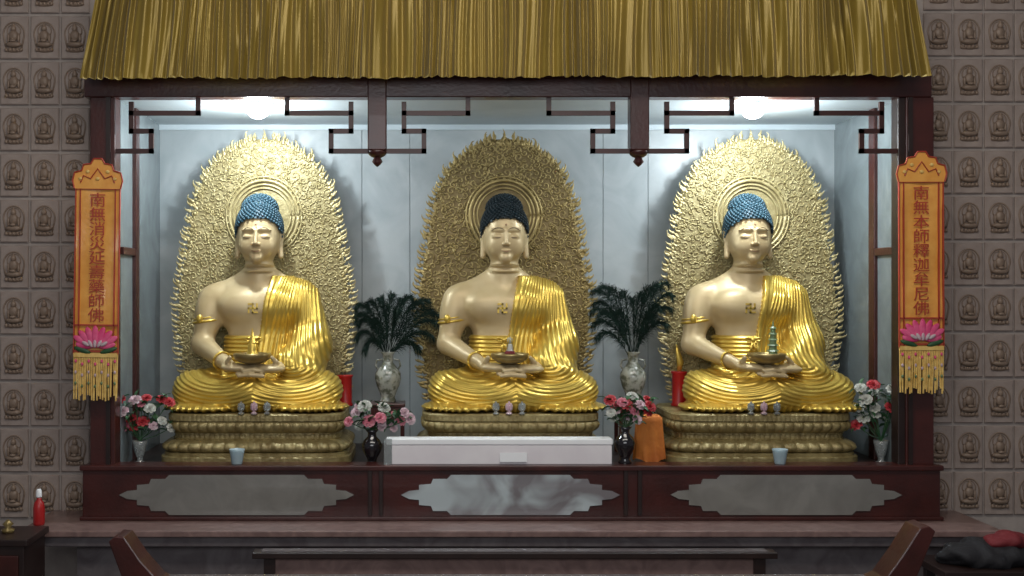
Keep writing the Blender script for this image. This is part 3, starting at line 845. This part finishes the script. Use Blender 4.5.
arrangement(881,.42,FZ,'clear','clear cut glass vase holding white flowers near the case side',(858,904,383,436),['white','white','palepink','white','red'],17,'cut glass vase near side post',4,.9)

def feather(base,tip,sag,name_group,rn):
    base=Vector(base);tip=Vector(tip)
    fe=empty('peacock_feather',base,label='dark green peacock feather standing in porcelain vase',cat='feather',group=name_group)
    n=34; C=[]
    ctrl=Vector((base.x+(tip.x-base.x)*.55,(base.y+tip.y)/2,max(tip.z,base.z)+sag+.13))
    for i in range(n+1):
        t=i/n; C.append(base*(1-t)**2+ctrl*2*t*(1-t)+tip*t*t)
    MB().tube(C[::2],[.004]*5+[.003]*5+[.002]*(len(C[::2])-10),5).obj('quill','feather',fe)
    v=[];f=[]
    for i in range(6,n):
        t=i/n; L=.115*math.sin(pi*min(1,(t-.12)/.88*.85+.1))**.6+.012
        tg=(C[i+1]-C[i]).normalized(); sd=tg.cross(Vector((0,1,0)))
        if sd.length<.1: sd=Vector((1,0,0))
        sd.normalize()
        for sub in (0,.2,.4,.6,.8):
            p=C[i].lerp(C[i+1],sub)
            for s_ in (-1,1):
                d=(sd*s_*rn.uniform(.05,.75)+tg*.9+Vector((0,rn.uniform(-.4,.4),rn.uniform(-.5,.0)))).normalized()
                LL=L*rn.uniform(.6,1.3); m1=p+d*LL*.5; e=p+d*LL+Vector((0,0,-.06*rn.uniform(.4,1.5))); w=Vector((0,0,.0020)) if abs(d.z)<.7 else Vector((.0020,0,0))
                q=len(v); v+=[p-w,p+w,m1+w,m1-w,e]; f+=[(q,q+1,q+2,q+3),(q+3,q+2,q+4)]
    mk('vane',v,f,M['feather'],fe)
    e=C[-2]; MB().ell(e,(.016,.006,.02),10,7).obj('eye_spot','eye',fe,False,True)
def fvase(px,pyb,Y,fan,grp,seed,lab):
    rn=random.Random(seed); X=PX(px,Y); Zv=PZ(pyb,Y)
    st=empty('vase_stand',(X,Y,FZ),label='dark wooden square stand beneath porcelain vase',cat='stand',group='vase stands')
    w=.19; MB().box(X-w,X+w,Y-w,Y+w,Zv-.04,Zv).obj('stand_top','wood',st,bevel=.008)
    for a in (-1,1):
        for c in (-1,1):
            MB().box(X+a*(w-.03)-.02,X+a*(w-.03)+.02,Y+c*(w-.03)-.02,Y+c*(w-.03)+.02,FZ,Zv-.04).obj('leg','wood',st)
    MB().box(X-w+.03,X+w-.03,Y-w+.02,Y-w+.04,Zv-.12,Zv-.04).obj('apron','wood',st)
    ve=empty('porcelain_vase',(X,Y,Zv),label=lab,cat='vase',group='porcelain vases')
    MB().lathe([(.085,0),(.09,.02),(.075,.05),(.09,.10),(.125,.18),(.145,.26),(.14,.32),(.10,.38),(.06,.43),(.052,.48),(.065,.53),(.085,.555),(.078,.555),(.05,.52),(.04,.45),(.01,.42)],28,(X,Y,Zv)).obj('vase_body','porc',ve,False,True)
    for q in (-1,1):
        MB().tube([(X+q*.06,Y,Zv+.47),(X+q*.12,Y,Zv+.46),(X+q*.135,Y,Zv+.40),(X+q*.11,Y,Zv+.36)],.013,6).obj('vase_handle','porc',ve,False,True)
    for k,(tx,ty,sg) in enumerate(fan):
        yy=Y+rn.uniform(-.15,.12)
        feather((X+rn.uniform(-.03,.03),Y+rn.uniform(-.02,.02),Zv+.44),(PX(tx,yy),yy,PZ(ty+6,yy)),sg,grp,rn)
fl=[(356,302,.06),(358,318,.08),(356,332,.10),(368,298,.03),(380,294,.0),(392,291,.0),(402,296,.0),(412,293,.02),(424,298,.03),(434,306,.05),(438,318,.06),(434,332,.08),(364,344,.14),(420,344,.1),(385,303,0),(374,318,.03),(398,306,.0),(430,296,.03),(355,312,.08),(440,310,.05)]
fr=[(592,286,.02),(594,298,.03),(598,310,.05),(592,320,.08),(610,284,.0),(622,288,.0),(632,294,.0),(642,290,.0),(650,284,.0),(660,280,.0),(668,278,.0),(673,290,.03),(672,304,.04),(668,320,.06),(596,332,.08),(652,312,.03),(616,308,.01),(600,282,.02),(591,306,.05),(661,302,.03)]
fvase(388,402,1.2,fl,'peacock feathers beside black vase',11,'grey white porcelain vase of feathers behind pale pink flowers')
fvase(633,402,1.2,fr,'peacock feathers beside red flowers',12,'grey white porcelain vase of feathers behind red flowers')

for px,Y,h,lb in ((679,1.2,.38,'tall red candle with gold flame ornament on pedestal corner'),(345,1.2,.34,'red candle standing on pedestal corner near porcelain vase')):
    X=PX(px,Y); Z=Ztop
    e=empty('altar_candle',(X,Y,Z),label=lb,cat='candle')
    MB().lathe([(.085,0),(.09,.02),(.075,.04),(.078,h-.03),(.09,h-.01),(.09,h)],20,(X,Y,Z)).obj('candle_body','candle',e,False,True)
    if px>500:
        P=[(X,Y,Z+h),(X+.015,Y,Z+h+.1),(X-.01,Y,Z+h+.2),(X-.03,Y,Z+h+.30)]
        MB().tube(P,[.022,.04,.028,.004],8,flat=.4).obj('gold_flame','robe',e,False,True)
    else: MB().tube([(X,Y,Z+h),(X,Y,Z+h+.03)],.004,6).obj('wick','ink',e)

e=empty('acrylic_box',(PX(500,.02),.1,BT),label='long white acrylic box on the base rail before central statue',cat='box')
MB().box(PX(391,0),PX(612,0),.0,.18,BT,PZ(445,0)).obj('box_body','whitebox',e,bevel=.008); pbox('box_lid',386,613,439,445,-.01,.20,'paper',e)
MB().box(PX(384,-.015),PX(392,-.015),-.015,0,BT,PZ(439,-.015)).obj('box_corner','clear',e)
e=empty('paper_card',(PX(513,-.01),-.01,BT),label='small white card leaning on the acrylic box',cat='card'); pbox('card',500,527,453,462,-.02,-.008,'paper',e,bevel=0)
for px in (237,780):
    Y=.03; X=PX(px,Y)
    e=empty('water_cup',(X,Y,BT),label='pale blue glass water cup on the wooden rail',cat='cup',group='glass water cups')
    MB().lathe([(.05,0),(.055,.01),(.075,.13),(.08,.15),(.075,.15),(.068,.12),(.048,.02),(.01,.015)],20,(X,Y,BT)).obj('cup_body','blueglass',e,False,True)
    MB().lathe([(.052,.03),(.066,.11)],20,(X,Y,BT)).obj('water','clear',e)
Y=.5; X=PX(649,Y)
v=[];f=[]; n=72; lv=14
for j in range(lv+1):
    t=j/lv
    for i in range(n):
        a=2*pi*i/n; c,s=math.cos(a),math.sin(a); sq=1/max(abs(c),abs(s))**.6
        r=(0 if j==0 else (.10 if j==1 else .125+.03*t))*sq
        r*=1+(0 if j<2 else .09*t*math.sin(a*9+1.2*math.sin(t*3)))
        z=FZ+.50-max(0,t-.1)/.9*(.46+.02*math.sin(a*3))
        v.append((X+r*math.cos(a),Y+r*math.sin(a),z))
for j in range(lv):
    for i in range(n): f.append((j*n+i,(j+1)*n+i,(j+1)*n+(i+1)%n,j*n+(i+1)%n))
mk('draped_cloth',v,f,M['orange'],None,False,True,loc=(X,Y,FZ),label='orange cloth draped over small stand beside black vase',cat='cloth')

# ---------------------------------------------------------------- lower ledge and tables
e=empty('marble_ledge',(0,-.3,-4.2),label='long pink marble ledge beneath the display case',cat='ledge')
MB().box(PX(28,-.3),PX(990,-.3),-.6,.49,-2.37,-2.31).obj('ledge_top','ledge',e,bevel=.01)
MB().box(PX(34,-.3),PX(984,-.3),-.55,.49,-2.47,-2.37).obj('ledge_moulding','greymarble',e,bevel=.01)
MB().box(PX(80,-.3),PX(940,-.3),-.40,.49,-4.2,-2.47).obj('ledge_base','greymarble',e)
def ppoly(pts,Y): return [(PX(x,Y),PZ(y,Y)) for x,y in pts]
e=empty('offering_table',(PX(515,-1),-1.0,-4.2),label='low dark wooden offering table with grey marble top',cat='table')
x0,x1=PX(252,-1.2),PX(778,-1.2)
MB().box(x0,x1,-1.2,-1.02,-2.44,-2.385).obj('table_top','wood_dark',e,bevel=.008)
MB().box(x0+.08,x1-.08,-1.17,-1.04,-2.385,-2.378).obj('marble_inset','greymarble',e)
MB().box(x0+.15,x1-.15,-1.12,-1.08,-2.62,-2.44).obj('apron','ledge',e)
for x in (x0+.1,x1-.2):
    for y in (-1.16,-1.09): MB().box(x,x+.1,y,y+.05,-4.2,-2.44).obj('leg','wood_dark',e)
e=empty('altar_table',(PX(515,-2.5),-2.5,-4.2),label='long red wood altar table with upturned scroll ends',cat='table')
Yb=-2.2; Yf=-2.5; ZT=PZ(574,Yb)
MB().box(PX(150,Yb),PX(880,Yb),Yf,Yb,ZT-.08,ZT).obj('table_top','greymarble',e,bevel=.01)
def scroll_end(pts,left):
    p=ppoly(pts,Yb); 
    if left: p=p[::-1]
    MB().prism(p,Yf,Yb).obj('scroll_end','wood',e,bevel=.008)
scroll_end([(118,534),(124,529),(133,530),(148,552),(166,572),(180,578),(180,590),(145,590),(132,572)],True)
scroll_end([(920,524),(914,519),(905,521),(888,548),(872,570),(856,577),(856,590),(888,590),(903,566)],False)
for px in (165,860):
    X=PX(px,Yb)
    for y in (Yf+.03,Yb-.12): MB().box(X-.05,X+.05,y,y+.09,-4.2,ZT-.08).obj('leg','wood',e)
MB().box(PX(165,Yb),PX(855,Yb),Yf+.08,Yf+.12,ZT-.25,ZT-.08).obj('apron','wood',e)
Y=-.3; X=PX(39,Y)
e=empty('red_bottle',(X,Y,-2.31),label='small red bottle with white cap on the marble ledge',cat='bottle')
MB().lathe([(.05,0),(.055,.02),(.055,.17),(.045,.22),(.022,.25),(.022,.27)],20,(X,Y,-2.31)).obj('bottle_body','candle',e,False,True)
MB().lathe([(.026,.27),(.028,.28),(.026,.33),(.018,.35)],16,(X,Y,-2.31)).obj('cap','paper',e,False,True)
e=empty('wooden_box',(PX(8,-1),-1.,-4.2),label='dark wooden cabinet box with gold ornament on top',cat='box')
MB().box(PX(-30,-1.3),PX(24,-1.3),-1.3,-.7,-4.2,PZ(545,-1.3)).obj('box_body','wood_dark',e,bevel=.01); pbox('box_lid',-32,27,540,547,-1.32,-.68,'wood_dark',e); pbox('box_panel',-20,18,556,640,-1.32,-1.3,'wood',e)
X=PX(8,-1); MB().lathe([(.05,0),(.06,.03),(.02,.05),(.05,.08),(.01,.12)],14,(X,-1.0,PZ(540,-1.32))).obj('gold_ornament','bowl',e,False,True)
e=empty('side_stool',(PX(990,-1),-1.,-4.2),label='dark wooden stool under black cloth bag',cat='stool')
pbox('stool_top',945,1050,572,580,-1.4,-.7,'wood_dark',e)
for px in (950,1042):
    for y in (-1.35,-.8): MB().box(PX(px,-1.2)-.04,PX(px,-1.2)+.04,y,y+.08,-4.2,PZ(578,-1.4)).obj('leg','wood_dark',e)
def heap(name,px,py,r,m,seed,Y=-1.05,**kw):
    g=MB(); c=(PX(px,Y),Y,PZ(py,Y)); g.ell(c,r,60,40)
    vs=[]
    for x,y,z in g.v:
        d=1+.14*math.sin(9*x+seed)*math.sin(13*z+y*7)+.08*math.sin(27*x+21*z+seed)+.04*math.sin(50*x-33*z+17*y)
        vs.append((c[0]+(x-c[0])*d,c[1]+(y-c[1])*d,c[2]+(z-c[2])*d))
    return mk(name,vs,g.f,M[m],None,False,True,loc=(c[0],c[1],c[2]-r[2]),**kw)
heap('cloth_bag',985,555,(.40,.26,.14),'blackcloth',1,label='crumpled black cloth bag on the stool',cat='bag')
heap('red_towel',1006,540,(.20,.16,.08),'redcloth',4,label='dark red towel heaped on the black bag',cat='towel')

# ---------------------------------------------------------------- camera, lights, world
cam=bpy.data.cameras.new('camera'); co=bpy.data.objects.new('camera',cam); col.objects.link(co)
co.location=(XC,-D,0); co.rotation_euler=(pi/2,0,0); cam.sensor_width=36; cam.lens=36*D/10.24; cam.shift_x=-XC/10.24
sc.camera=co
def area(name,loc,rot,sx,sy,e,c):
    l=bpy.data.lights.new(name,'AREA'); l.shape='RECTANGLE'; l.size=sx; l.size_y=sy; l.energy=e; l.color=c
    o=bpy.data.objects.new(name,l); col.objects.link(o); o.location=loc; o.rotation_euler=rot; return o
area('room_ceiling_light',(0,-5.,4.8),(math.radians(25),0,0),8,2,380,(1,.93,.84))
area('front_fill_light',(-1,-12.5,2.),(math.radians(80),0,0),8,3,270,(.95,.97,1))  # added frontal fill to brighten banners, beam and gold; no real entrance lamp
w=bpy.data.worlds.new('world'); sc.world=w; w.use_nodes=True
w.node_tree.nodes['Background'].inputs[0].default_value=(.78,.8,.88,1); w.node_tree.nodes['Background'].inputs[1].default_value=.16
sc.view_settings.view_transform='Standard'
for o in bpy.data.objects:
    if '_w' in o.keys(): del o['_w']
